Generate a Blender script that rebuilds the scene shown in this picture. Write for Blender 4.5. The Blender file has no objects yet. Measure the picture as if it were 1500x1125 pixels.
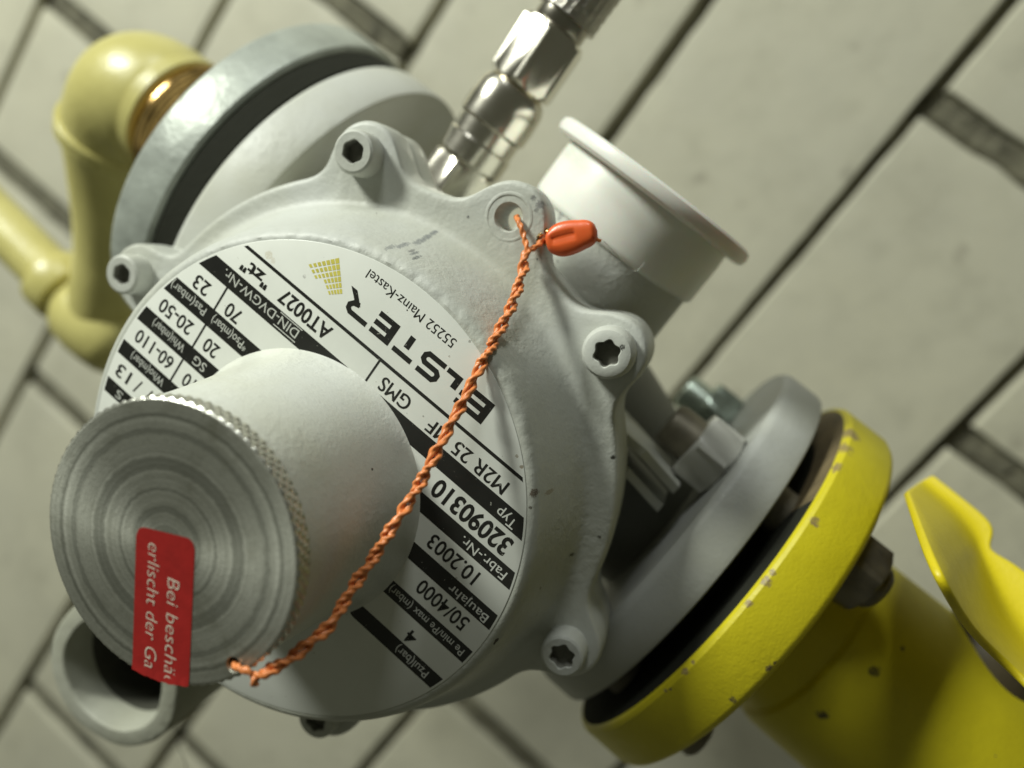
import bpy, bmesh, math, random
from mathutils import Vector, Matrix, noise
random.seed(7)
PI = math.pi

# ------------------------------------------------------------------ frame
# Everything is modelled in millimetres in the frame of the round rating plate:
#   X = reading direction of the plate (which is straight up in the room), Y = up on the plate, Z = out of the plate.
# World: x = -Y, y = -Z (into the wall), z = X, metres.
AX = Vector((-0.7642075, -0.62986081, 0.13878858))
AY = Vector((-0.58111731, 0.7657716, 0.27549324))
AN = Vector((-0.27980275, 0.12988155, -0.95123142))
CC = Vector((-45.3346616, 21.1119126, 154.70248733))
FPX = 1100.0


def W(p):
    return Vector((-p[1], -p[2], p[0])) * 0.001


def L(px, py, z):
    """point of the plane Z = z that was measured at this place of the survey photo, in plate millimetres"""
    d = Vector(((px - 750) / FPX, (py - 562.5) / FPX, 1.0))
    cc = CC + AN * z
    t = cc.dot(AN) / d.dot(AN)
    q = d * t - CC
    return Vector((q.dot(AX), q.dot(AY), q.dot(AN)))


scene = bpy.context.scene
COL = scene.collection

# ------------------------------------------------------------------ camera
cam_local = Vector((-CC.dot(AX), -CC.dot(AY), -CC.dot(AN)))
right = W((AX[0], AY[0], AN[0])).normalized()
down = W((AX[1], AY[1], AN[1])).normalized()
fwd = W((AX[2], AY[2], AN[2])).normalized()
cd = bpy.data.cameras.new('camera')
cam = bpy.data.objects.new('camera', cd)
COL.objects.link(cam)
rot = Matrix((right, -down, -fwd)).transposed()
cam.matrix_world = Matrix.Translation(W(cam_local)) @ rot.to_4x4()
cd.sensor_width = 36.0
cd.lens = FPX / 1500 * 36.0
cd.clip_start = 0.005
cd.clip_end = 20
cd.dof.use_dof = True
cd.dof.focus_distance = 0.141
cd.dof.aperture_fstop = 7.2
scene.camera = cam

# ------------------------------------------------------------------ world and lamps (an indoor close-up)
world = bpy.data.worlds.new('World')
scene.world = world
world.use_nodes = True
bg = world.node_tree.nodes['Background']
bg.inputs[0].default_value = (0.88, 0.90, 0.64, 1)
bg.inputs[1].default_value = 0.074


def area_lamp(name, direction, dist, sx, sy, energy, color):
    ld = bpy.data.lights.new(name, 'AREA')
    ld.shape = 'RECTANGLE'
    ld.size, ld.size_y = sx, sy
    ld.energy = energy
    ld.color = color
    o = bpy.data.objects.new(name, ld)
    COL.objects.link(o)
    d = Vector(direction).normalized() * dist
    o.location = W(d * 1000)
    o.rotation_euler = (-o.location).to_track_quat('-Z', 'Y').to_euler()
    return o


area_lamp('ceiling_lamp', (1.0, -0.37, 0.50), 1.5, 0.34, 0.20, 26.5, (0.965, 1.0, 0.89))
area_lamp('room_lamp', (0.62, -1.0, 0.42), 2.0, 0.55, 0.40, 12.0, (0.96, 1.0, 0.95))

scene.view_settings.view_transform = 'Standard'
scene.view_settings.look = 'None'
scene.view_settings.exposure = 0.0
scene.view_settings.gamma = 1.0
scene.view_settings.use_curve_mapping = False
scene.render.engine = 'CYCLES'
scene.cycles.use_denoising = True
scene.cycles.max_bounces = 8


# ------------------------------------------------------------------ materials
class NT:
    def __init__(self, name):
        self.m = bpy.data.materials.new(name)
        self.m.use_nodes = True
        self.t = self.m.node_tree
        self.b = self.t.nodes['Principled BSDF']
        self.tc = self.t.nodes.new('ShaderNodeTexCoord')
        self.obj = self.tc.outputs['Object']

    def n(self, typ, **kw):
        nd = self.t.nodes.new(typ)
        for k, v in kw.items():
            setattr(nd, k, v)
        return nd

    def link(self, a, b):
        self.t.links.new(a, b)

    def noise(self, scale, detail=4, rough=0.6, vec=None):
        nd = self.n('ShaderNodeTexNoise')
        nd.inputs['Scale'].default_value = scale
        nd.inputs['Detail'].default_value = detail
        nd.inputs['Roughness'].default_value = rough
        self.link(vec or self.obj, nd.inputs['Vector'])
        return nd.outputs['Fac']

    def ramp(self, fac, stops):
        nd = self.n('ShaderNodeValToRGB')
        e = nd.color_ramp.elements
        while len(e) < len(stops):
            e.new(0.5)
        for el, (p, c) in zip(e, stops):
            el.position = p
            el.color = (c[0], c[1], c[2], 1) if isinstance(c, (tuple, list)) else (c, c, c, 1)
        self.link(fac, nd.inputs['Fac'])
        return nd.outputs['Color']

    def mix(self, fac, a, b):
        nd = self.n('ShaderNodeMix', data_type='RGBA')
        for s, v in ((0, fac), (6, a), (7, b)):
            if isinstance(v, (int, float)):
                nd.inputs[s].default_value = v
            elif isinstance(v, (tuple, list)):
                nd.inputs[s].default_value = (v[0], v[1], v[2], 1)
            else:
                self.link(v, nd.inputs[s])
        return nd.outputs[2]

    def math(self, op, a, b=None, c=None):
        nd = self.n('ShaderNodeMath', operation=op)
        for i, v in enumerate((a, b, c)):
            if v is None:
                continue
            if isinstance(v, (int, float)):
                nd.inputs[i].default_value = v
            else:
                self.link(v, nd.inputs[i])
        return nd.outputs[0]

    def bump(self, h, dist, strength=1.0, prev=None):
        nd = self.n('ShaderNodeBump')
        nd.inputs['Distance'].default_value = dist
        nd.inputs['Strength'].default_value = strength
        self.link(h, nd.inputs['Height'])
        if prev is not None:
            self.link(prev, nd.inputs['Normal'])
        return nd.outputs['Normal']

    def spot(self, wp, rad, wobble=0.5, flat=False):
        """irregular mark of radius rad (m) round the object-space point wp"""
        v = self.n('ShaderNodeVectorMath', operation='DISTANCE')
        if flat:
            fl = self.n('ShaderNodeVectorMath', operation='MULTIPLY')
            self.link(self.obj, fl.inputs[0])
            fl.inputs[1].default_value = (1, 0, 1)
            self.link(fl.outputs[0], v.inputs[0])
            v.inputs[1].default_value = (wp[0], 0, wp[2])
        else:
            self.link(self.obj, v.inputs[0])
            v.inputs[1].default_value = wp
        nz = self.noise(1.2 / rad, 3, 0.7)
        d = self.math('ADD', v.outputs['Value'], self.math('MULTIPLY', self.math('SUBTRACT', nz, 0.5), rad * 2.4 * wobble))
        soft = self.n('ShaderNodeMapRange')
        soft.inputs[1].default_value = rad * 1.1
        soft.inputs[2].default_value = rad * 0.75
        self.link(d, soft.inputs[0])
        fine = self.n('ShaderNodeMapRange')
        fine.inputs[1].default_value = 0.30
        fine.inputs[2].default_value = 0.50
        self.link(self.noise(2600, 4, 0.7), fine.inputs[0])
        return self.math('MULTIPLY', soft.outputs[0], fine.outputs[0])

    def set(self, name, v):
        s = self.b.inputs[name]
        if isinstance(v, (int, float)):
            s.default_value = v
        elif isinstance(v, (tuple, list)):
            s.default_value = (v[0], v[1], v[2], 1) if len(v) == 3 and s.type == 'RGBA' else v
        else:
            self.link(v, s)


def paint(name, base, rough=0.42, bump_mm=0.10, chips=0.0, fine=0.05, dirt=0.25, spots=(), chip_col=(0.07, 0.06, 0.045), org=(0, 0, 0), flat=False):
    """thick brushed or sprayed paint on cast metal: orange peel, runs, a few chips and grime"""
    k = NT(name)
    low = k.noise(38, 3, 0.55)
    col = k.mix(k.ramp(low, [(0.35, 0.0), (0.72, 1.0)]), base, tuple(c * (1 - dirt) * t for c, t in zip(base, (1.0, 0.99, 0.90))))
    gr = k.noise(900, 3, 0.6)
    col = k.mix(k.math('MULTIPLY', k.ramp(gr, [(0.55, 0.0), (0.8, 1.0)]), 0.25), col, tuple(c * 0.6 for c in base))
    if chips > 0:
        ch = k.noise(240, 2, 0.5)
        m = k.math('GREATER_THAN', ch, 0.80 - chips)
        col = k.mix(m, col, chip_col)
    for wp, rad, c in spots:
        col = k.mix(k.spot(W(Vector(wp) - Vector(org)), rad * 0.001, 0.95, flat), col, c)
    k.set('Base Color', col)
    k.set('Roughness', k.math('ADD', rough, k.math('MULTIPLY', k.noise(300, 3), 0.16)))
    a = k.noise(420, 3, 0.6)
    b = k.noise(1500, 2, 0.6)
    mod = k.ramp(k.noise(32, 2, 0.5), [(0.40, 0.12), (0.66, 1.0)])
    nm = k.bump(k.math('MULTIPLY', a, mod), bump_mm * 0.001 * 2.6)
    nm = k.bump(b, fine * 0.0012, 1.0, nm)
    k.set('Normal', nm)
    return k.m


def plain(name, col, rough=0.5, metal=0.0, bump_mm=0.0, bscale=600, var=0.0, vscale=120, **kw):
    k = NT(name)
    if var:
        k.set('Base Color', k.mix(k.ramp(k.noise(vscale, 4), [(0.35, 0.0), (0.7, 1.0)]), col, tuple(c * (1 - var) for c in col)))
    else:
        k.set('Base Color', col)
    k.set('Roughness', k.math('ADD', rough - 0.05, k.math('MULTIPLY', k.noise(200, 3), 0.12)))
    k.set('Metallic', metal)
    if bump_mm:
        k.set('Normal', k.bump(k.noise(bscale, 4), bump_mm * 0.001))
    for n_, v in kw.items():
        k.set(n_.replace('_', ' '), v)
    return k.m




def hit_x(px, py, R, yc, zc):
    """nearest point where that sight line of the survey photo meets a cylinder along X"""
    d = (L(px, py, 0) - cam_local).normalized()
    oy, oz = cam_local.y - yc, cam_local.z - zc
    a, b, c = d.y ** 2 + d.z ** 2, oy * d.y + oz * d.z, oy * oy + oz * oz - R * R
    q = max(b * b - a * c, 0)
    return cam_local + d * ((-b - math.sqrt(q)) / a)


M = {}
VR = lambda x, y: hit_x(x, y, 57.5, -18.8, -84.0)
VB = lambda x, y: hit_x(x, y, 29.8, -20.8, -87.0)
CHIP, CHIP2 = (0.27, 0.20, 0.09), (0.13, 0.10, 0.045)
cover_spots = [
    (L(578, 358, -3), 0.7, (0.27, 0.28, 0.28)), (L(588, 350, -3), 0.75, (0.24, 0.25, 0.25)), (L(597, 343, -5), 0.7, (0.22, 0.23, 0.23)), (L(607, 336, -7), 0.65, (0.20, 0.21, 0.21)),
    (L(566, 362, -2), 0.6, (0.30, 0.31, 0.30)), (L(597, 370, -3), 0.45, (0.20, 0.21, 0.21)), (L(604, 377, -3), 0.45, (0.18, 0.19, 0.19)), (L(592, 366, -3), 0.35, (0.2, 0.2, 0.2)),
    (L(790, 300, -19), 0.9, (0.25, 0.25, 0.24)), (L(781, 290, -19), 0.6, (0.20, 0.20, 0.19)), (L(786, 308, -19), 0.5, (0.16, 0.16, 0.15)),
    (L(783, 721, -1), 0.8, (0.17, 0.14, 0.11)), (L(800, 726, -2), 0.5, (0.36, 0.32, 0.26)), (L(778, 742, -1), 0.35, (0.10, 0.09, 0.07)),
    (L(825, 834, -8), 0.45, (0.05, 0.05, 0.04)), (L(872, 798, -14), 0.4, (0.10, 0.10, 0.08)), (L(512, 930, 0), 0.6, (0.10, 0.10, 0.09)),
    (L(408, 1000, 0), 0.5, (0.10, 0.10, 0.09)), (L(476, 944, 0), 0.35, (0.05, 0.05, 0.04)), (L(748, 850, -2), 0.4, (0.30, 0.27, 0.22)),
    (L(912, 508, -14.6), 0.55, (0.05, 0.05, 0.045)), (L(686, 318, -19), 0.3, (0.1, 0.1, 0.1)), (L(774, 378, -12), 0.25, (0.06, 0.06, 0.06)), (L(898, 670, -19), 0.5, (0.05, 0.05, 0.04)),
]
PAINT_COL = (0.54, 0.555, 0.525)
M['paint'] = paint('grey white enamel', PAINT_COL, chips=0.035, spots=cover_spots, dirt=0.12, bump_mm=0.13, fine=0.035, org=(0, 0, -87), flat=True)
M['paint_body'] = paint('grey white body enamel', (0.55, 0.56, 0.525), chips=0.02, dirt=0.12)
M['flange_grey'] = paint('grey flange enamel', (0.41, 0.42, 0.405), chips=0.03, dirt=0.12)
M['body_shade'] = paint('shade darkened body enamel', (0.23, 0.235, 0.225), dirt=0.2)  # shade on the valve body behind the cover is painted into this enamel
M['neck'] = paint('grey white spring housing enamel', (0.655, 0.67, 0.635), rough=0.36, dirt=0.10, bump_mm=0.11, chips=0.03, fine=0.035, org=(0, 0, -87), flat=True,
                  spots=[(L(636, 970, 3), 0.3, (0.5, 0.5, 0.45))])
k = NT('off white label foil')
col = k.mix(k.ramp(k.noise(60, 4), [(0.35, 0.0), (0.7, 1.0)]), (0.76, 0.775, 0.725), (0.70, 0.715, 0.665))
for p, r, c in (((394, 374), 0.9, (0.60, 0.58, 0.49)), ((400, 382), 0.6, (0.62, 0.60, 0.52)), ((446, 405), 0.4, (0.45, 0.45, 0.42)), ((757, 668), 0.35, (0.40, 0.37, 0.30)),
                ((764, 684), 0.4, (0.36, 0.32, 0.25)), ((762, 700), 0.3, (0.40, 0.36, 0.28)), ((688, 500), 0.3, (0.4, 0.4, 0.36)), ((575, 470), 0.3, (0.62, 0.63, 0.58)), ((620, 610), 0.2, (0.3, 0.3, 0.27))):
    col = k.mix(k.spot(W(L(p[0], p[1], 0) - Vector((0, 0, -87))), r * 0.001, 0.6, True), col, c)
sc = k.noise(700, 2, 0.5)
col = k.mix(k.math('MULTIPLY', k.math('GREATER_THAN', sc, 0.74), 0.6), col, (0.35, 0.34, 0.29))
k.set('Base Color', col)
k.set('Roughness', k.math('ADD', 0.24, k.math('MULTIPLY', k.noise(90, 4), 0.22)))
k.set('Normal', k.bump(k.noise(25, 3), 0.0002))
M['label'] = k.m
k = NT('black print')
sp = k.noise(1500, 2, 0.5)
k.set('Base Color', k.mix(k.math('GREATER_THAN', sp, 0.73), k.mix(k.noise(200, 4), (0.008, 0.008, 0.007), (0.022, 0.022, 0.019)), (0.22, 0.22, 0.19)))
k.set('Roughness', 0.40)
M['black'] = k.m
M['white_print'] = plain('pale print', (0.55, 0.56, 0.52), rough=0.45)
M['yellow_print'] = plain('yellow print', (0.74, 0.66, 0.12), rough=0.45, var=0.2, vscale=500)
M['red'] = plain('red seal sticker', (0.36, 0.018, 0.016), rough=0.42, var=0.18, vscale=260, bump_mm=0.05)
M['sticker_white'] = plain('cream lettering', (0.72, 0.66, 0.55), rough=0.5)
M['orange'] = plain('orange coated seal wire', (0.82, 0.27, 0.085), rough=0.34, var=0.25, vscale=420, bump_mm=0.05, bscale=900)
M['orange_plastic'] = plain('orange seal plastic', (0.78, 0.13, 0.03), rough=0.32, var=0.1, bump_mm=0.08, bscale=300, Subsurface_Weight=0.15, Subsurface_Scale=0.002)
M['white_plastic'] = plain('milky white plastic', (0.84, 0.84, 0.785), rough=0.36, var=0.05, Subsurface_Weight=0.25, Subsurface_Scale=0.003)
M['nickel'] = plain('polished nickel', (0.78, 0.745, 0.66), rough=0.20, metal=1.0, bump_mm=0.03, bscale=200)
M['nickel_worn'] = plain('worn nickel', (0.55, 0.52, 0.45), rough=0.24, metal=1.0, var=0.25)
M['braid'] = plain('steel hose braid', (0.50, 0.48, 0.43), rough=0.32, metal=1.0, bump_mm=0.5, bscale=900)
M['zinc'] = plain('galvanised steel', (0.44, 0.475, 0.43), rough=0.42, metal=0.18, bump_mm=0.6, bscale=110, var=0.35, vscale=70)
M['zinc_green'] = plain('greenish zinc bolt steel', (0.46, 0.53, 0.47), rough=0.3, metal=0.85, var=0.2)
M['nut'] = plain('painted grey nut', (0.50, 0.50, 0.46), rough=0.42, var=0.12)
M['brass'] = plain('aged brass', (0.52, 0.33, 0.13), rough=0.22, metal=1.0, bump_mm=0.4, bscale=120, var=0.55, vscale=110)
M['gasket'] = plain('black gasket', (0.022, 0.023, 0.017), rough=0.9, bump_mm=0.2, Specular_IOR_Level=0.15)
M['socket'] = plain('dark grey painted socket', (0.20, 0.20, 0.17), rough=0.6, var=0.4, vscale=600)  # socket recess gets a darker grey than the screw head
M['head'] = plain('dull brown bolt steel', (0.22, 0.20, 0.15), rough=0.45, metal=0.5, var=0.5, vscale=120)
M['dark'] = plain('dark bronze gland', (0.07, 0.055, 0.03), rough=0.5, var=0.3)
M['pipe_yellow'] = paint('pale yellow gas pipe paint', (0.62, 0.565, 0.215), rough=0.25, dirt=0.22, bump_mm=0.2, org=(100, -18.8, -90),
                         spots=[(L(178, 128, -78), 4.0, (0.42, 0.32, 0.16)), (L(186, 108, -80), 3.0, (0.36, 0.25, 0.12)), (L(172, 152, -76), 2.4, (0.30, 0.22, 0.10))])
M['tube'] = paint('darker grey cast tube', (0.40, 0.405, 0.345), rough=0.6, dirt=0.2, bump_mm=0.14, chips=0.03)  # a darker grey than the cover enamel
M['bore'] = plain('shade dark tube bore', (0.06, 0.06, 0.045), rough=0.8, var=0.3)  # shade deep inside the tube, put into the colour of its wall
M['valve_yellow'] = paint('bright yellow valve enamel', (0.66, 0.575, 0.016), rough=0.38, dirt=0.18, chips=0.02, bump_mm=0.05, chip_col=(0.20, 0.15, 0.07),
                          org=(-100, -18.8, -87.0), fine=0.06,
                          spots=[(VB(1205, 1047), 1.5, (0.05, 0.04, 0.02)), (VB(1281, 983), 1.4, (0.05, 0.04, 0.02)), (VB(1322, 950), 0.7, (0.2, 0.17, 0.04)),
                                 (VR(1193, 764), 1.2, CHIP), (VR(1245, 632), 2.6, CHIP), (VR(1236, 652), 2.4, CHIP), (VR(1222, 680), 1.9, CHIP), (VR(1212, 640), 2.6, CHIP2), (VR(1205, 610), 2.0, CHIP),
                                 (VR(1226, 612), 1.2, CHIP2), (VR(1122, 852), 1.2, CHIP), (VR(1132, 838), 0.8, CHIP), (VR(1096, 884), 0.9, CHIP), (VR(1127, 980), 0.9, CHIP2), (VR(1136, 972), 0.5, CHIP2),
                                 (VR(1074, 1026), 0.8, CHIP2), (VR(1014, 970), 0.6, CHIP), (VR(1003, 984), 0.9, CHIP), (VR(975, 1012), 0.5, CHIP)])
M['rust'] = plain('rusty bare flange steel', (0.19, 0.145, 0.075), rough=0.65, var=0.5, vscale=150, bump_mm=0.3, bscale=200)
M['lever'] = paint('yellow lever enamel', (0.66, 0.54, 0.010), rough=0.33, dirt=0.12, bump_mm=0.04)
M['thread'] = plain('black thread', (0.02, 0.02, 0.015), rough=0.7)


def cap_material():
    k = NT('turned aluminium face')
    sep = k.n('ShaderNodeSeparateXYZ')
    k.link(k.obj, sep.inputs[0])
    r = k.math('SQRT', k.math('ADD', k.math('MULTIPLY', sep.outputs[0], sep.outputs[0]), k.math('MULTIPLY', sep.outputs[2], sep.outputs[2])))
    comb = k.n('ShaderNodeCombineXYZ')
    k.link(r, comb.inputs[0])
    n1 = k.noise(420, 3, 0.65, comb.outputs[0])
    n2 = k.noise(2600, 3, 0.6, comb.outputs[0])
    dirt = k.noise(150, 5, 0.7)
    # irregular wobble so that the turning marks break up
    wob = k.n('ShaderNodeCombineXYZ')
    k.link(k.math('ADD', r, k.math('MULTIPLY', k.noise(60, 3), 0.0010)), wob.inputs[0])
    n3 = k.noise(900, 4, 0.7, wob.outputs[0])
    rings = k.ramp(n1, [(0.36, 0.0), (0.44, 0.75), (0.53, 0.35), (0.63, 1.0)])
    col = k.mix(rings, (0.44, 0.445, 0.385), (0.62, 0.625, 0.555))
    col = k.mix(k.math('MULTIPLY', k.ramp(n3, [(0.42, 1.0), (0.60, 0.0)]), 0.5), col, (0.33, 0.335, 0.285))
    col = k.mix(k.math('MULTIPLY', k.ramp(dirt, [(0.45, 0.0), (0.75, 1.0)]), 0.5), col, (0.25, 0.25, 0.20))
    for r0, wd in ((13.4, 1.1), (5.9, 0.55), (18.6, 0.45), (9.2, 0.25), (21.2, 0.3)):
        band = k.math('LESS_THAN', k.math('ABSOLUTE', k.math('ADD', k.math('SUBTRACT', r, r0 * 0.001), k.math('MULTIPLY', k.math('SUBTRACT', k.noise(500, 4), 0.5), 0.0009))), wd * 0.001)
        col = k.mix(k.math('MULTIPLY', band, 0.55), col, (0.17, 0.175, 0.145))
    fl = k.noise(1700, 4, 0.75)
    col = k.mix(k.math('MULTIPLY', k.ramp(fl, [(0.52, 0.0), (0.66, 1.0)]), 0.40), col, (0.24, 0.24, 0.20))
    col = k.mix(k.math('MULTIPLY', k.ramp(k.noise(75, 5, 0.7), [(0.56, 0.0), (0.72, 1.0)]), 0.45), col, (0.27, 0.27, 0.205))
    k.set('Base Color', col)
    k.set('Metallic', 0.75)
    k.set('Roughness', k.math('ADD', 0.36, k.math('MULTIPLY', n2, 0.2)))
    k.set('Anisotropic', 0.7)
    tg = k.n('ShaderNodeTangent', direction_type='RADIAL', axis='Y')
    k.link(tg.outputs[0], k.b.inputs['Tangent'])
    nm = k.bump(n2, 0.000022)
    nm = k.bump(n1, 0.00004, 1.0, nm)
    nm = k.bump(k.noise(1300, 4, 0.75), 0.00009, 1.0, nm)
    k.set('Normal', nm)
    return k.m


M['cap'] = cap_material()
M['knurl'] = plain('knurled aluminium', (0.70, 0.70, 0.64), rough=0.28, metal=0.9, var=0.3, vscale=420, bump_mm=0.15, bscale=900)


def wall_material():
    k = NT('painted brick')
    lo = k.noise(7, 4, 0.6)
    mid = k.noise(34, 5, 0.7)
    col = k.mix(k.ramp(lo, [(0.35, 0.0), (0.68, 1.0)]), (0.54, 0.52, 0.405), (0.49, 0.475, 0.385))
    col = k.mix(k.math('MULTIPLY', k.ramp(mid, [(0.46, 0.0), (0.70, 1.0)]), 0.65), col, (0.43, 0.415, 0.325))
    col = k.mix(k.math('MULTIPLY', k.ramp(k.noise(17, 5, 0.75), [(0.56, 0.0), (0.72, 1.0)]), 0.28), col, (0.38, 0.365, 0.285))
    sp = k.noise(46, 2, 0.5)
    col = k.mix(k.math('MULTIPLY', k.ramp(sp, [(0.68, 0.0), (0.76, 1.0)]), 0.55), col, (0.24, 0.22, 0.17))
    k.set('Base Color', col)
    k.set('Roughness', 0.62)
    nm = k.bump(k.noise(30, 3, 0.5), 0.0007)
    nm = k.bump(k.noise(420, 4, 0.6), 0.0003, 1.0, nm)
    k.set('Normal', nm)
    return k.m


M['wall'] = wall_material()
M['mortar'] = plain('grimy mortar', (0.19, 0.18, 0.125), rough=0.9, var=0.65, vscale=70, bump_mm=3.5, bscale=140)


# ------------------------------------------------------------------ geometry helpers (plate millimetres)
def add_grid(bm, rings, closed_u=True, cap0=False, cap1=False, mi=0):
    rows = [[bm.verts.new(p) for p in ring] for ring in rings]
    n = len(rows[0])
    for a, b in zip(rows, rows[1:]):
        for i in range(n if closed_u else n - 1):
            j = (i + 1) % n
            f = bm.faces.new((a[i], a[j], b[j], b[i]))
            f.material_index = mi
    if cap0:
        bm.faces.new(list(reversed(rows[0]))).material_index = mi
    if cap1:
        bm.faces.new(rows[-1]).material_index = mi
    return rows


def basis(d):
    d = Vector(d).normalized()
    a = Vector((0, 0, 1)) if abs(d.z) < 0.9 else Vector((1, 0, 0))
    u = a.cross(d).normalized()
    return u, d.cross(u), d


def add_lathe(bm, org, axis, prof, n=96, cap0=True, cap1=True, mi=0, rfun=None):
    """prof = [(radius, height along the axis)]"""
    u, v, d = basis(axis)
    org = Vector(org)
    rings = []
    for r, h in prof:
        ring = []
        for i in range(n):
            a = 2 * PI * i / n
            rr = r * (rfun(a, h) if rfun else 1.0)
            ring.append(org + d * h + (u * math.cos(a) + v * math.sin(a)) * rr)
        rings.append(ring)
    return add_grid(bm, rings, True, cap0, cap1, mi)


def add_hex(bm, org, axis, af, h, turn=0.0, ch=0.6, mi=0):
    """hexagon nut body, across flats af, with chamfered corners"""
    R = af / math.sqrt(3)

    def hx(a):
        k = ((a + turn) % (PI / 3)) - PI / 6
        return math.cos(PI / 6) / math.cos(k)
    u, v, d = basis(axis)
    org = Vector(org)
    rings = []
    for z, lim in ((0, af / 2), (ch, R), (h - ch, R), (h, af / 2)):
        ring = []
        for i in range(72):
            a = 2 * PI * i / 72
            rr = min(R * hx(a), lim if lim < R else R)
            ring.append(org + d * z + (u * math.cos(a) + v * math.sin(a)) * rr)
        rings.append(ring)
    add_grid(bm, rings, True, True, True, mi)


def add_tube(bm, path, rad, n=16, caps=True, mi=0, rfun=None):
    pts = [Vector(p) for p in path]
    t0 = (pts[1] - pts[0]).normalized()
    u, v, _ = basis(t0)
    rings = []
    for i, p in enumerate(pts):
        t = (pts[min(i + 1, len(pts) - 1)] - pts[max(i - 1, 0)]).normalized()
        u = (u - t * u.dot(t)).normalized()
        v = t.cross(u)
        rr = rad(i / (len(pts) - 1)) if callable(rad) else rad
        rings.append([p + (u * math.cos(2 * PI * k / n) + v * math.sin(2 * PI * k / n)) * (rr * (rfun(i, 2 * PI * k / n) if rfun else 1)) for k in range(n)])
    add_grid(bm, rings, True, caps, caps, mi)


def add_prism(bm, pts, off, mi=0):
    """closed outline pts (3-D, planar) pushed along off"""
    off = Vector(off)
    a = [bm.verts.new(Vector(p)) for p in pts]
    b = [bm.verts.new(Vector(p) + off) for p in pts]
    n = len(pts)
    fs = [bm.faces.new(a), bm.faces.new(list(reversed(b)))]
    for i in range(n):
        fs.append(bm.faces.new((a[i], b[i], b[(i + 1) % n], a[(i + 1) % n])))
    for f in fs:
        f.material_index = mi


def add_box(bm, lo, hi, mi=0):
    x0, y0, z0 = lo
    x1, y1, z1 = hi
    add_prism(bm, [(x0, y0, z0), (x1, y0, z0), (x1, y1, z0), (x0, y1, z0)], (0, 0, z1 - z0), mi)


def smooth_path(pts, n):
    pts = [Vector(p) for p in pts]
    P = [pts[0] * 2 - pts[1]] + pts + [pts[-1] * 2 - pts[-2]]
    out = []
    for i in range(1, len(P) - 2):
        for k in range(n):
            t = k / n
            a, b, c, d = P[i - 1], P[i], P[i + 1], P[i + 2]
            out.append(0.5 * ((2 * b) + (c - a) * t + (2 * a - 5 * b + 4 * c - d) * t * t + (3 * b - a - 3 * c + d) * t ** 3))
    out.append(pts[-1])
    return out


def thing(name, label, cat, base=(0, 0, 0), group=None):
    o = bpy.data.objects.new(name, None)
    o.empty_display_size = 0.01
    COL.objects.link(o)
    o.location = W(base)
    tag(o, label, cat, group)
    return o


def tag(o, label, cat=None, group=None, kind=None):
    o['label'] = label
    if cat:
        o['category'] = cat
    if group:
        o['group'] = group
    if kind:
        o['kind'] = kind
    return o


def top_of(o):
    v = Vector((0, 0, 0))
    while o is not None:
        v = v + o.location
        o = o.parent
    return v


def obj(name, bm, mats, parent=None, base=None, sharp=32, fix=True, bevel=None):
    """link a bmesh given in plate millimetres as one mesh object"""
    if not isinstance(mats, (list, tuple)):
        mats = [mats]
    if bevel:
        es = [e for e in bm.edges if len(e.link_faces) == 2 and e.calc_face_angle(0) > math.radians(40)]
        bmesh.ops.bevel(bm, geom=es, offset=bevel, segments=3, profile=0.6, affect='EDGES', clamp_overlap=True)
    off = top_of(parent) if parent else (W(base) if base is not None else Vector((0, 0, 0)))
    own = Vector((0, 0, 0))
    for v in bm.verts:
        v.co = W(v.co) - off - own
    if fix:
        bmesh.ops.recalc_face_normals(bm, faces=bm.faces[:])
    me = bpy.data.meshes.new(name)
    bm.to_mesh(me)
    bm.free()
    for m in mats:
        me.materials.append(m)
    for p in me.polygons:
        p.use_smooth = True
    me.set_sharp_from_angle(angle=math.radians(sharp))
    o = bpy.data.objects.new(name, me)
    COL.objects.link(o)
    if parent:
        o.parent = parent
    elif base is not None:
        o.location = W(base)
    return o


def B():
    return bmesh.new()


def cut(o, cutter_bm, parent):
    """boolean hole, applied at once"""
    c = obj('cutter', cutter_bm, [], parent)
    md = o.modifiers.new('hole', 'BOOLEAN')
    md.operation = 'DIFFERENCE'
    md.solver = 'EXACT'
    md.object = c
    dg = bpy.context.evaluated_depsgraph_get()
    me = bpy.data.meshes.new_from_object(o.evaluated_get(dg))
    o.modifiers.clear()
    o.data = me
    for p in me.polygons:
        p.use_smooth = True
    me.set_sharp_from_angle(angle=math.radians(32))
    bpy.data.objects.remove(c)


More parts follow.
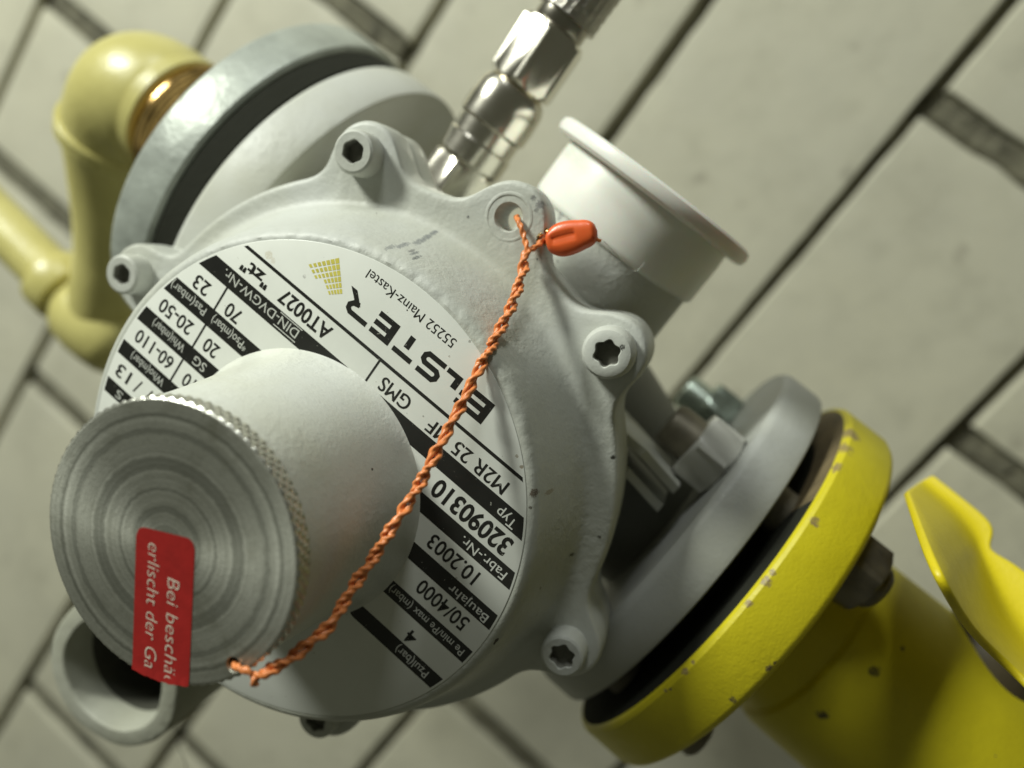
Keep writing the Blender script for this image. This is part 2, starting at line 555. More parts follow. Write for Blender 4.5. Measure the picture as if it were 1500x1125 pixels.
# ------------------------------------------------------------------ brick wall
WZ = -310.0
WS = (cam_local.z - WZ) / (cam_local.z + 165.0)
cx = [-390, -306, -222, -138, -54.5, 29, 116, 203, 288, 372, 456]       # bed joints
heads = {0: [-200, 40, 280], 1: [-300, -20, 220], 2: [-330, -90, 150], 3: [-172, 131, 371], 4: [-300, -255, 20, 260],
         5: [-330, 60, 310], 6: [-318, -79, 160, 400], 7: [-240, -1, 81, 320], 8: [-160, 80, 320], 9: [-280, -40, 200]}
cx = [cam_local.x + (q - cam_local.x) * WS for q in cx]
heads = {i: [cam_local.y + (q - cam_local.y) * WS for q in h] for i, h in heads.items()}
bm = B()
for i in range(len(cx) - 1):
    hs = [-820] + heads[i] + [880]
    for a, b in zip(hs, hs[1:]):
        g = 3.3
        j = [random.uniform(-0.9, 0.9) for _ in range(6)]
        gy = 7.6
        x0, x1, y0, y1 = cx[i] + g + j[0], cx[i + 1] - g + j[1], a + gy + j[2], b - gy + j[3]
        nx, ny = 8, max(3, int((y1 - y0) / 9))
        zt = WZ + 0.9 * random.random()
        # a front face with a wavering edge, pillowed at the rim
        rows = []
        for ix in range(nx + 5):
            row = []
            for iy in range(ny + 5):
                fx = min(max((ix - 2) / nx, 0), 1)
                fy = min(max((iy - 2) / ny, 0), 1)
                ex = min(ix, nx + 4 - ix)
                ey = min(iy, ny + 4 - iy)
                e = min(ex, ey)
                x = x0 + 1.5 + (x1 - x0 - 3.0) * fx
                y = y0 + 1.5 + (y1 - y0 - 3.0) * fy
                sx = (-1 if ix < nx / 2 + 2 else 1) * {0: 1.5, 1: 0.9}.get(ex, 0)
                sy = (-1 if iy < ny / 2 + 2 else 1) * {0: 1.5, 1: 0.9}.get(ey, 0)
                z = zt - {0: 10.0, 1: 0.9}.get(e, 0)
                nv = noise.noise(Vector((x * 0.05, y * 0.05, i * 3.1)))
                nw = noise.noise(Vector((x * 0.14, y * 0.14, 7 + i * 3.1)))
                z += 0.15 * nv
                if e <= 1:
                    sx += 0.8 * nw + 0.4 * nv
                    sy += 1.9 * nw + 0.8 * nv
                row.append(Vector((x + sx, y + sy, z)))
            rows.append(row)
        add_grid(bm, rows, False)
for i in range(len(cx) - 1):
    for b in heads[i]:
        # rough mortar standing nearly flush in the upright joints
        rows = []
        for ix in range(41):
            x = cx[i] + 7 + (cx[i + 1] - cx[i] - 14) * ix / 40
            rows.append([Vector((x, b - 8 + 16 * k / 8, WZ - 2.6 + 1.5 * noise.noise(Vector((x * 0.35, k * 1.1, b))) - (4 if k in (0, 8) else 0))) for k in range(9)])
        add_grid(bm, rows, False, mi=1)
add_prism(bm, [(-640, -840, WZ - 7.5), (740, -840, WZ - 7.5), (740, 900, WZ - 7.5), (-640, 900, WZ - 7.5)], (0, 0, -60), 1)
wall = obj('brick_wall', bm, [M['wall'], M['mortar']], sharp=60)
wn = wall.modifiers.new('flat_faces', 'WEIGHTED_NORMAL')
wn.weight = 90
tag(wall, 'painted cream brick wall with dark recessed mortar joints behind the fittings', 'wall', kind='structure')

# ------------------------------------------------------------------ the regulator
reg = thing('gas_pressure_regulator', 'grey white cast gas pressure regulator with round rating plate and turned metal cap', 'gas regulator', (0, 0, -87))

LUG_PX = {'A': (517, 222), 'C': (889, 518), 'D': (823, 962), 'E': (462, 1056), 'F': (178, 402)}
lug = {k: L(p[0], p[1], -14) for k, p in LUG_PX.items()}
lugs = [(lug[k].x, lug[k].y, 7.4) for k in 'ACDEF']
hB = L(745, 318, -19)
lugsB = (hB.x - 0.2, hB.y + 0.2, 7.8)


BY = -3.0      # the bolting ring sits a little off the plate centre


def outline(base, ls, k, a):
    """radius at angle a where the smooth union of a disc and lug discs ends"""
    ca, sa = math.cos(a), math.sin(a)

    def sd(r):
        x, y = r * ca, r * sa
        d = math.hypot(x, y - BY) - base
        for lx, ly, lr in ls:
            e = math.hypot(x - lx, y - ly) - lr
            h = max(k - abs(d - e), 0) / k
            d = min(d, e) - h * h * k / 4
        return d
    lo, hi = base - 8, 95.0
    # walk inwards from outside to the first inside point
    r = hi
    while r > lo and sd(r) > 0:
        r -= 0.5
    a0, b0 = r, r + 0.5
    for _ in range(18):
        m = (a0 + b0) / 2
        if sd(m) > 0:
            b0 = m
        else:
            a0 = m
    return a0


NA = 720
out_cover = [outline(62.6, lugs + [lugsB], 9.0, 2 * PI * i / NA) for i in range(NA)]
out_lower = [outline(62.2, [(x * 0.995, y * 0.995, r) for x, y, r in lugs], 9.0, 2 * PI * i / NA) for i in range(NA)]


def rough(r, a, z, amp):
    v = Vector((r * math.cos(a) * 0.45, r * math.sin(a) * 0.45, z * 0.45))
    return amp * (noise.noise(v) + 0.6 * noise.noise(v * 2.7))


bm = B()
prof = [(20, -0.18), (50.25, -0.18), (50.8, -0.25), (51.4, -0.6), (52.0, -1.2), (52.5, -2.1), (52.95, -3.4), (53.5, -5.2), (54.1, -7.4), (54.8, -9.8), (55.6, -12.2), (56.5, -14.6),
        (57.4, -16.6), (58.1, -17.8), (58.9, -18.5), (59.9, -18.8)]
rings = []
for r, z in prof:
    ring = []
    for i in range(NA):
        a = 2 * PI * i / NA
        # the lip is lumpy with paint towards the upper right of the plate
        lump = max(0.0, math.cos(a - math.radians(-80))) ** 2
        amp = (0.02 + 0.26 * lump) * (1 if 50.6 < r < 53 else 0.12) if r > 50.5 else 0
        ring.append(Vector((r * math.cos(a), r * math.sin(a), z + rough(r, a, z, amp))))
    rings.append(ring)
for t, dz in ((0.35, -18.95), (0.75, -19.0)):
    rings.append([Vector(((59.9 + (o - 1.3 - 59.9) * t) * math.cos(2 * PI * i / NA), (59.9 + (o - 1.3 - 59.9) * t) * math.sin(2 * PI * i / NA), dz)) for i, o in enumerate(out_cover)])
for dr, dz in ((-1.3, -19.05), (-0.7, -19.2), (-0.25, -19.6), (0, -20.3), (0.15, -24), (0.1, -27.6), (-0.4, -28.2), (-6, -28.2)):
    rings.append([Vector(((o + dr) * math.cos(2 * PI * i / NA), (o + dr) * math.sin(2 * PI * i / NA), dz)) for i, o in enumerate(out_cover)])
rings.append([Vector((20 * math.cos(2 * PI * i / NA), 20 * math.sin(2 * PI * i / NA), -28.2)) for i in range(NA)])
add_grid(bm, rings, True, True, True)
cover = obj('diaphragm_cover', bm, M['paint'], reg)
hb = B()
add_lathe(hb, (hB.x, hB.y, -40), (0, 0, 1), [(2.75, 0), (2.75, 20.0), (3.3, 21.6)], 48)
cut(cover, hb, reg)
# raised spot face round the sealing hole
bm = B()
add_lathe(bm, (hB.x, hB.y, -19.3), (0, 0, 1), [(4.3, 0.1), (4.5, 0.42), (4.8, 0.46), (5.1, 0.36), (5.3, 0.1)], 64, False, False)
obj('spot_face', bm, M['paint'], reg)

# screws with star sockets
screw_prof_head = None


def torx(a, r, lobe):
    return r * (1 - lobe + lobe * math.cos(6 * a + 0.6))


for nm, p in lug.items():
    bm = B()
    tip = -13.9
    hr, hh = (5.3, 5.0)
    if nm == 'C':
        prof = [(5.35, -5.4), (5.4, -2.6), (5.2, -1.2), (4.6, -0.35), (3.7, 0.0)]
    else:
        prof = [(4.75, -5.4), (4.75, -1.0), (4.5, -0.35), (4.0, 0.0)]
    n = 96
    rg = [[Vector((p.x + r * math.cos(2 * PI * i / n), p.y + r * math.sin(2 * PI * i / n), tip + z)) for i in range(n)] for r, z in prof]
    sk = 0.88 if nm in 'AF' else 1.0
    for r, z in ((2.95 * sk, 0.0), (2.75 * sk, -0.25), (2.6 * sk, -2.2)):
        rg.append([Vector((p.x + torx(2 * PI * i / n, r, 0.04 if nm in 'AF' else 0.085) * math.cos(2 * PI * i / n), p.y + torx(2 * PI * i / n, r, 0.04 if nm in 'AF' else 0.085) * math.sin(2 * PI * i / n), tip + z)) for i in range(n)])
    add_grid(bm, rg, True, False, True)
    for f in bm.faces:
        if f.calc_center_median().z < tip - 1.0 and math.hypot(f.calc_center_median().x - p.x, f.calc_center_median().y - p.y) < 3.0:
            f.material_index = 1
    obj('screw', bm, [M['paint'], M['socket']], reg)

# rating plate: foil disc with printing
bm = B()
add_lathe(bm, (0, 0, 0), (0, 0, 1), [(22, -0.2), (22, 0.0), (49.95, 0.0), (50.05, -0.06), (50.05, -0.2)], 256, False, False)
plate = obj('rating_label', bm, M['label'], reg)
R_IN, R_OUT = 49.6, 26.0


def clip_poly(pts, r):
    """keep the part of a convex polygon inside a circle of radius r (by fine sampling of its edges)"""
    out = []
    n = len(pts)
    for i in range(n):
        a, b = pts[i], pts[(i + 1) % n]
        for k in range(40):
            x, y = a[0] + (b[0] - a[0]) * k / 40, a[1] + (b[1] - a[1]) * k / 40
            out.append((x, y))
    return out


def band(bm, x0, x1, y0, y1, z=0.03):
    """printed bar from x0 to x1, ends following the rim circle when x is None"""
    n = 10
    lft, rgt = [], []
    for k in range(n + 1):
        y = y0 + (y1 - y0) * k / n
        lim = math.sqrt(R_IN ** 2 - y * y)
        lft.append((-lim if x0 is None else x0, y, z))
        rgt.append((lim if x1 is None else x1, y, z))
    for k in range(n):
        vs = [bm.verts.new(Vector(q)) for q in (lft[k], rgt[k], rgt[k + 1], lft[k + 1])]
        bm.faces.new(vs)


def quad(bm, pts, z=0.03):
    bm.faces.new([bm.verts.new(Vector((p[0], p[1], z))) for p in pts])


FC = {}


def text_mesh(s, bold=0.0):
    cu = bpy.data.curves.new('t', 'FONT')
    cu.body = s
    cu.size = 1.0
    cu.offset = bold
    cu.resolution_u = 4
    o = bpy.data.objects.new('t', cu)
    COL.objects.link(o)
    dg = bpy.context.evaluated_depsgraph_get()
    me = bpy.data.meshes.new_from_object(o.evaluated_get(dg))
    bpy.data.objects.remove(o)
    bpy.data.curves.remove(cu)
    return me


REF = text_mesh('H')
CAP_H = max(v.co.y for v in REF.vertices)


def put_text(bm, s, x0, x1, y, h, z=0.03, bold=0.0, mi=0, xf=None, twice=0.0):
    if twice:
        put_text(bm, s, x0 + twice, x1 + twice, y + twice * 0.5, h, z + 0.003, bold, mi, xf)
        put_text(bm, s, x0, x1, y + twice * 0.5, h, z + 0.006, bold, mi, xf)
    """set s with its ink from x0 to x1, baseline y and capital height h"""
    me = text_mesh(s, bold)
    xs = [v.co.x for v in me.vertices]
    a, b = min(xs), max(xs)
    sx = (x1 - x0) / (b - a)
    sy = h / CAP_H
    vs = []
    for v in me.vertices:
        q = Vector((x0 + (v.co.x - a) * sx, y + v.co.y * sy, z))
        vs.append(bm.verts.new(xf(q) if xf else q))
    for p in me.polygons:
        try:
            f = bm.faces.new([vs[i] for i in p.vertices])
            f.material_index = mi
        except ValueError:
            pass
    bpy.data.meshes.remove(me)


bk = B()
band(bk, None, None, -28.25, -24.35)
band(bk, None, -18, -18.45, -14.9)
band(bk, 18, None, -18.75, -14.8)
band(bk, None, -22, -9.15, -5.5)
band(bk, 22, None, -9.0, -5.3)
band(bk, None, -22, 0.5, 3.95)
band(bk, 22, None, 0.5, 3.95)
band(bk, 22, None, 10.0, 13.3)
# the top left bar ends in a rounded corner beside the spring housing
lim = [(-math.sqrt(R_IN ** 2 - y * y), y) for y in (9.75, 10.6, 11.5, 12.4, 13.25)]
quad(bk, lim[::-1] + [(-27.0, 9.75), (-25.9, 9.9), (-25.0, 10.6), (-24.7, 11.6), (-25.0, 12.5), (-25.8, 13.1), (-26.7, 13.25)][::1])
xl = math.sqrt(R_IN ** 2 - 34 ** 2)
band(bk, None, None, -34.3, -33.6)
for x, y0, y1 in ((35.05, -24.4, -18.7), (34.95, -14.9, -8.9), (35.35, -5.4, 0.6), (-0.2, -33.7, -28.2)):
    band(bk, x - 0.22, x + 0.22, y0, y1, 0.035)
BT = 0.014
put_text(bk, '4', -39.5, -37.3, 6.1, 3.0, bold=BT)
put_text(bk, '50/4000', -45.4, -33.0, -4.35, 3.2, bold=BT)
put_text(bk, '10.2003', -41.2, -29.2, -13.5, 3.2, bold=BT)
put_text(bk, '32090310', -42.3, -23.4, -23.15, 3.75, bold=0.028)
put_text(bk, 'M2R 25 MF', -34.8, -15.4, -31.7, 2.9, twice=0.10)
put_text(bk, 'GMS', -10.2, -2.9, -31.95, 2.95, twice=0.10)
put_text(bk, 'AT0027', 11.1, 24.5, -32.4, 3.0, bold=0.022)
put_text(bk, '"zt"', 27.7, 35.0, -32.0, 2.6, bold=0.03)
put_text(bk, '70', 29.2, 33.0, -22.4, 3.0, bold=BT)
put_text(bk, '23', 38.2, 42.2, -22.5, 3.0, bold=BT)
put_text(bk, '20', 29.4, 33.1, -13.1, 3.0, bold=BT)
put_text(bk, '20-50', 37.1, 46.3, -13.2, 3.0, bold=BT)
put_text(bk, '10', 30.1, 33.1, -3.65, 3.0, bold=BT)
put_text(bk, '60-110', 36.9, 47.6, -3.95, 3.0, bold=BT)
put_text(bk, '/', 37.4, 38.6, 5.5, 3.1, bold=BT)
put_text(bk, '/', 40.6, 41.8, 5.5, 3.1, bold=BT)
put_text(bk, '13', 43.7, 47.6, 5.55, 3.0, bold=BT)
put_text(bk, '55252 Mainz-Kastel', -10.4, 11.6, -46.75, 1.95)
# the maker's squared-off name, drawn letter by letter
T_, B_ = -36.95, -41.75
MID = (T_ + B_) / 2


def bar(x0, x1, y0, y1):
    quad(bk, [(x0, y0), (x1, y0), (x1, y1), (x0, y1)])


def E_glyph(x, w):
    bar(x, x + 1.5, B_, T_)
    for yy in (B_, MID - 0.55, T_ - 1.1):
        bar(x + 1.5, x + w, yy, yy + 1.1)


def stroke(pts, w):
    bmc = [Vector((p[0], p[1], 0)) for p in pts]
    for i, (a, b) in enumerate(zip(bmc, bmc[1:])):
        t = (b - a).normalized()
        nn = Vector((-t.y, t.x, 0)) * (w / 2)
        a2 = a - t * (0.0 if i == 0 else 0.22)
        b2 = b + t * (0.0 if i == len(bmc) - 2 else 0.22)
        quad(bk, [(a2 + nn), (b2 + nn), (b2 - nn), (a2 - nn)], 0.03 + 0.004 * (i % 3))


E_glyph(-23.5, 6.9)
bar(-15.7, -14.4, B_ + 0.0, T_ - 1.9)
bar(-14.4, -11.9 - 0.3, B_, B_ + 1.05)
stroke([(-6.9, T_ - 0.5), (-10.6, T_ - 0.5), (-11.2, T_ - 1.1), (-11.2, MID + 0.5), (-10.6, MID), (-7.6, MID), (-7.0, MID - 0.5), (-7.0, B_ + 1.1), (-7.6, B_ + 0.5), (-11.6, B_ + 0.5)], 1.05)
bar(-5.5, -0.8, T_ - 1.05, T_)
bar(-3.75, -2.5, B_, MID + 0.3)
E_glyph(0.2, 4.9)
stroke([(6.1, T_ - 0.5), (10.4, T_ - 0.5), (11.1, T_ - 1.0), (11.2, T_ - 1.7), (10.6, T_ - 2.4), (9.3, T_ - 2.7)], 1.05)
quad(bk, [(9.0, MID - 0.1), (10.4, MID - 0.1), (13.0, B_), (11.4, B_)])
obj('black_print', bk, M['black'], plate, fix=False)

wh = B()
ZW = 0.06
WB = 0.004
put_text(wh, 'Pzul(bar)', -45.7, -37.4, 10.75, 1.85, ZW, WB)
put_text(wh, 'Pe min/Pe max (mbar)', -48.3, -28.9, 1.45, 1.75, ZW, WB)
put_text(wh, 'Baujahr', -47.7, -38.0, -7.75, 1.9, ZW, WB)
put_text(wh, 'Fabr.-Nr.', -45.1, -34.1, -17.35, 1.95, ZW, WB)
put_text(wh, 'Typ', -40.5, -36.0, -26.75, 2.0, ZW, WB)
put_text(wh, 'DIN-DVGW-Nr.', 16.8, 37.3, -27.5, 1.95, ZW, WB)
for yy in (-28.05, -25.05):
    quad(wh, [(16.4, yy), (22.4, yy), (22.4, yy + 0.22), (16.4, yy + 0.22)], ZW)
put_text(wh, '*Pso(mbar)', 24.6, 34.4, -17.75, 1.8, ZW, WB)
put_text(wh, 'Pas(mbar)', 36.4, 46.3, -17.75, 1.8, ZW, WB)
put_text(wh, 'SG', 29.9, 33.3, -8.05, 2.0, ZW, WB)
put_text(wh, 'Whi(mbar)', 36.3, 45.6, -8.1, 1.8, ZW, WB)
put_text(wh, 'Who(mbar)', 36.4, 46.2, 1.35, 1.8, ZW, WB)
put_text(wh, 'S', 43.2, 44.9, 10.8, 1.9, ZW, WB)
obj('white_print', wh, M['white_print'], plate, fix=False)

yl = B()
p00, p10, p11, p01 = (L(*q, 0) for q in ((450, 386), (497, 377), (502, 431), (474, 434)))
for i in range(7):
    for j in range(6):
        u, v = (i + 0.5) / 7, (j + 0.5) / 6
        q = (p00 * (1 - u) + p10 * u) * (1 - v) + (p01 * (1 - u) + p11 * u) * v
        if u < 0.25 and v > 0.55:
            continue
        sz = 0.30 + 0.14 * u - 0.04 * v

        def cell(du, dv):
            uu, vv = (i + 0.5 + du * sz) / 7, (j + 0.5 + dv * sz) / 6
            return (p00 * (1 - uu) + p10 * uu) * (1 - vv) + (p01 * (1 - uu) + p11 * uu) * vv
        quad(yl, [cell(-1, -1), cell(1, -1), cell(1, 1), cell(-1, 1)])
obj('dotted_emblem', yl, M['yellow_print'], plate, fix=False)

# spring housing
bm = B()
add_lathe(bm, (0, 0, 0), (0, 0, 1), [(28.9, -0.3), (28.45, 0.1), (27.9, 0.9), (27.3, 2.4), (26.7, 5), (26.0, 9), (25.3, 14), (24.6, 20), (24.0, 26), (23.5, 32.6), (22.5, 33.2)], 192, True, True)
obj('spring_housing', bm, M['neck'], reg)

# knurled cap
bm = B()
HC, RC = 36.0, 24.05
NK = 80


def knurl(r, z, a):
    s1 = abs(((a * NK / (2 * PI) + z * 0.52) % 1.0) - 0.5) * 2
    s2 = abs(((a * NK / (2 * PI) - z * 0.52) % 1.0) - 0.5) * 2
    return r - 0.34 * max(s1, s2) ** 1.3


n = NK * 12
rg = []
for r, z in ((22.0, HC - 3.4), (23.2, HC - 3.4)):
    rg.append([Vector((r * math.cos(2 * PI * i / n), r * math.sin(2 * PI * i / n), z)) for i in range(n)])
for k in range(13):
    z = HC - 3.3 + 2.9 * k / 12
    rg.append([Vector((knurl(RC + 0.08, z, 2 * PI * i / n) * math.cos(2 * PI * i / n), knurl(RC + 0.08, z, 2 * PI * i / n) * math.sin(2 * PI * i / n), z)) for i in range(n)])
nf = (len(rg) - 1)
for r, z in ((23.82, HC - 0.2), (23.6, HC - 0.03), (23.35, HC), (16, HC), (8, HC), (1.5, HC)):
    rg.append([Vector((r * math.cos(2 * PI * i / n), r * math.sin(2 * PI * i / n), z)) for i in range(n)])
add_grid(bm, rg, True, True, True)
for f in bm.faces:
    c = f.calc_center_median()
    f.material_index = 0 if c.z > HC - 0.02 else 1
cap = obj('adjusting_cap', bm, [M['cap'], M['knurl']], reg, sharp=40)
ch = L(342, 974, HC)
hb = B()
add_lathe(hb, (ch.x, ch.y, HC - 2.6), (0, 0, 1), [(1.15, 0), (1.15, 2.2), (1.45, 2.7)], 40)
cut(cap, hb, reg)
# give the cap its own origin on its axis so the turning marks are centred
o_shift = W((0, 0, HC)) - top_of(reg)
cap.data.transform(Matrix.Translation(-o_shift))
cap.location = o_shift

# red seal sticker, cut off at the rim
h1 = L(200, 772, HC + 0.05)
h2 = L(286, 788, HC + 0.05)
h3 = L(194, 975, HC + 0.05)
h4 = L(287, 1012, HC + 0.05)
ex = (h3 - h1).normalized()                 # reading direction, down towards the rim
ey = Vector((-ex.y, ex.x, 0)) * (1 if Vector((-ex.y, ex.x, 0)).dot(h1 - h2) < 0 else -1)   # up for the letters: towards the second edge
wS = (h2 - h1).dot(ey)
ox = (h2 - h1).dot(ex)
org = h1 + ex * min(0, ox) * 0.5


def st(u, v, z=0.0):
    q = org + ex * u + ey * v
    return Vector((q.x, q.y, HC + 0.05 + z))


def in_cap(u, v):
    q = st(u, v)
    return math.hypot(q.x, q.y) < RC - 0.15


bm = B()
NU, NV = 60, 30
ulen = 34.0
grid = {}


def u_end(v):
    u = 0
    while in_cap(u, v) or u < 8:
        u += 0.05
        if u > ulen:
            break
    return u


cr = 1.7
rows = []
for j in range(NV + 1):
    v = wS * j / NV
    e = min(v, wS - v)
    u0 = 0 if e >= cr else cr - math.sqrt(max(cr * cr - (cr - e) ** 2, 0))
    u1 = u_end(v) + 0.25 * noise.noise(Vector((v * 1.7, 3, 0)))
    rows.append([st(u0 + (u1 - u0) * i / NU, v, 0.03 + (0.25 * max(0, i / NU - 0.93) / 0.07 * (0.5 + 0.5 * noise.noise(Vector((v, 9, 0)))))) for i in range(NU + 1)])
r0 = add_grid(bm, rows, False)
tb = B()
xf = lambda q: st(q.x, q.y, 0.09)


def slant(q):
    return st(q.x + 0.18 * (q.y % (wS / 2.0)), q.y, 0.09)


put_text(tb, 'Bei beschäd', 7.4, 26.0, wS * 0.57, 2.3, 0, -0.016, xf=lambda q: st(q.x + 0.17 * (q.y - wS * 0.57), q.y, 0.09))
put_text(tb, 'erlischt der Ga', 2.2, 24.2, wS * 0.22, 2.3, 0, -0.016, xf=lambda q: st(q.x + 0.17 * (q.y - wS * 0.22), q.y, 0.09))
# keep only lettering that is on the cap
kill = [f for f in tb.faces if math.hypot(f.calc_center_median().x, f.calc_center_median().y) > RC - 0.3]
bmesh.ops.delete(tb, geom=kill, context='FACES')
tmp = bpy.data.meshes.new('tmp')
tb.to_mesh(tmp)
tb.free()
k0 = len(bm.faces)
bm.from_mesh(tmp)
bm.faces.ensure_lookup_table()
for f in bm.faces[k0:]:
    f.material_index = 1
obj('warning_sticker', bm, [M['red'], M['sticker_white']], cap, fix=False)

# casing behind the cover
bm = B()
rings = []
for dr, dz in ((-8, -28.9), (-0.8, -28.9), (-0.2, -29.4), (0, -30.2), (0, -36.2), (-0.5, -37.2), (-1.6, -37.6)):
    rings.append([Vector(((o + dr) * math.cos(2 * PI * i / NA), (o + dr) * math.sin(2 * PI * i / NA), dz)) for i, o in enumerate(out_lower)])
for r, z in ((56, -38.0), (54, -41), (50, -50), (44, -60), (38, -70)):
    rings.append([Vector((r * math.cos(2 * PI * i / NA), r * math.sin(2 * PI * i / NA) - (z + 38) * 0.35, z)) for i in range(NA)])
add_grid(bm, rings, True, True, True)
# two cast ribs beside the right-hand screw
for yy in (-44, -38):
    add_prism(bm, [(-52, yy, -39), (-64, yy + 4, -47), (-64, yy + 4, -60), (-40, yy, -60), (-40, yy, -39)], (0, 2.2, 0))
obj('lower_casing', bm, M['paint_body'], reg)

PY, PZ = -18.8, -87.0
bm = B()
add_lathe(bm, (0, PY, PZ), (1, 0, 0), [(24, -71), (25, -63), (28, -54), (33, -40), (35, -25), (36, 0), (35, 25), (32, 40), (28, 48), (24, 59)], 96, True, True)
obj('valve_body', bm, M['body_shade'], reg)
for x0, x1, fr in ((-82.0, -70.0, 55.6), (58.0, 72.6, 57.5)):
    bm = B()
    add_lathe(bm, (0, PY, PZ), (1, 0, 0), [(20, x0), (fr - 1.2, x0), (fr - 0.3, x0 + 0.5), (fr, x0 + 1.6), (fr, x1 - 2.2), (fr - 0.5, x1 - 1.0), (fr - 1.5, x1), (20, x1)], 160, False, False)
    add_lathe(bm, (0, PY, PZ), (1, 0, 0), [(33, x0 - 1.6 if x0 < 0 else x1), (33, x0 if x0 < 0 else x1 + 1.6)], 96, True, True)
    obj('pipe_flange', bm, M['flange_grey'] if x0 < 0 else M['paint_body'], reg)

# breather tube (open end towards lower left)
tC = Vector((16.8, 88.4, -16.5))
bm = B()
add_lathe(bm, tC, (0, 0, 1), [(20.3, -80), (20.5, -30), (20.5, -0.9), (20.2, -0.25), (19.7, 0), (16.0, 0.05), (15.6, -0.3), (15.4, -1.0), (15.3, -9), (15.3, -18), (15.3, -76)], 160, True, True,
          rfun=lambda a, h: 1 + 0.010 * math.sin(a * 3 + 1) + 0.005 * math.sin(a * 7) + (0.007 * noise.noise(Vector((math.cos(a) * 5, math.sin(a) * 5, h * 2))) if h > -1.5 else 0))
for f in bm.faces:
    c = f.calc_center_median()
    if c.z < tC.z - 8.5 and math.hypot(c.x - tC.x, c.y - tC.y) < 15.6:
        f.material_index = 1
add_lathe(bm, (tC.x, tC.y, -100), (-0.19, -1, 0), [(19.5, -21), (20.0, -18), (20.2, 0), (20.4, 60)], 96, True, True)
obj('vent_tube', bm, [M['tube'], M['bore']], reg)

# boss for the plastic plug
bm = B()
add_lathe(bm, (-14, 0, -60), (0, -1, 0), [(26, 28), (24.5, 40), (23.2, 52), (22.8, 60), (22.7, 76)], 96, True, True)
obj('side_boss', bm, M['paint'], reg)

# ------------------------------------------------------------------ white plastic plug on the boss
plug = thing('plastic_plug', 'white flanged plastic plug closing the upper right side port of the regulator', 'plug', (-14, -74.2, -60))
bm = B()
add_lathe(bm, (-14, 0, -60), (0, -1, 0), [(22.6, 74.3), (23.3, 74.4), (23.75, 74.9), (23.95, 75.8), (23.9, 86), (23.6, 89.0)], 128, True, True)
obj('barrel', bm, M['white_plastic'], plug)
bm = B()
add_lathe(bm, (-14, 0, -60), (0, -1, 0), [(23.0, 88.6), (27.2, 88.8), (28.0, 89.4), (28.3, 90.6), (28.0, 92.0), (27.2, 92.6), (26.0, 92.7), (25, 91.5), (20, 91.5)], 128, True, True)
obj('rim', bm, M['white_plastic'], plug)

# ------------------------------------------------------------------ test hose coupling
cp = thing('hose_coupling', 'shiny nickel plated hose coupling screwed in at the top of the regulator', 'coupling', (29.8, -55, -60))
CO = (29.8, 0, -60)
HEXT = 0.367
bm = B()
add_hex(bm, Vector((29.8, -52, -60)), (0, -1, 0), 16.5, 16.5, HEXT, 0.9)
obj('hex_nut', bm, M['nickel'], cp)
bm = B()
add_lathe(bm, CO, (0, -1, 0), [(7.4, 67), (8.8, 68.8), (9.2, 69.4), (9.2, 74.4), (8.7, 75.0), (8.7, 79.0), (9.5, 79.8), (9.6, 84), (9.3, 88.4), (8.4, 90.4), (6.8, 91.4), (6.2, 92.6)], 96, True, True)
obj('sleeve', bm, M['nickel'], cp)
bm = B()
add_hex(bm, Vector((29.8, -91.6, -60)), (0, -1, 0), 16.5, 15.5, HEXT, 1.0)
obj('hex_nut', bm, M['nickel'], cp)
bm = B()
add_lathe(bm, CO, (0, -1, 0), [(5.6, 106.5), (6.6, 107.2), (7.0, 108), (7.0, 111), (6.6, 111.6)], 72, True, True)
obj('collar', bm, M['nickel_worn'], cp)
bm = B()
pth = [Vector((29.8, -111 - 1.0 * i, -60 - 0.010 * i * i)) for i in range(70)]
add_tube(bm, pth, 8.3, 48, True, rfun=lambda i, a: 1 + 0.03 * math.sin(a * 12 + i * 1.2) * math.sin(a * 12 - i * 1.2))
obj('braided_hose', bm, M['braid'], cp)

# ------------------------------------------------------------------ upper pipework
gp = thing('gas_pipe', 'pale yellow painted gas pipe with brass union and elbow above the galvanised flange', 'pipe', (100, PY, -90))
bm = B()
thr = [(17, 96.5), (17, 112), (21.5, 113)]
for q in range(9):
    thr += [(23.6, 113.8 + q * 1.7), (22.6, 114.65 + q * 1.7)]
thr += [(22.5, 129.4), (17.5, 130), (17.5, 137)]
add_lathe(bm, (0, PY, -90), (1, 0, 0), thr, 96, True, True, rfun=lambda a, h: 1 + (0.012 * noise.noise(Vector((math.cos(a) * 3, math.sin(a) * 3, h * 0.6))) if 112.5 < h < 129.5 else 0))
obj('brass_union', bm, M['brass'], gp)
bm = B()
pth = smooth_path([(134, PY, -90), (143, PY + 1, -90.5), (152, PY + 6, -93), (158, 0, -98), (158, 16, -105), (155, 36, -112), (152, 60, -119), (150, 82, -125)], 8)


def erad(t):
    if t < 0.05:
        return 19.0
    if t < 0.44:
        return 20.6 + 2.2 * math.sin((t - 0.05) / 0.39 * PI)
    if t < 0.47:
        return 21.8
    if t < 0.80:
        return 20.4 - (t - 0.47) / 0.33 * 5.9
    return 14.5


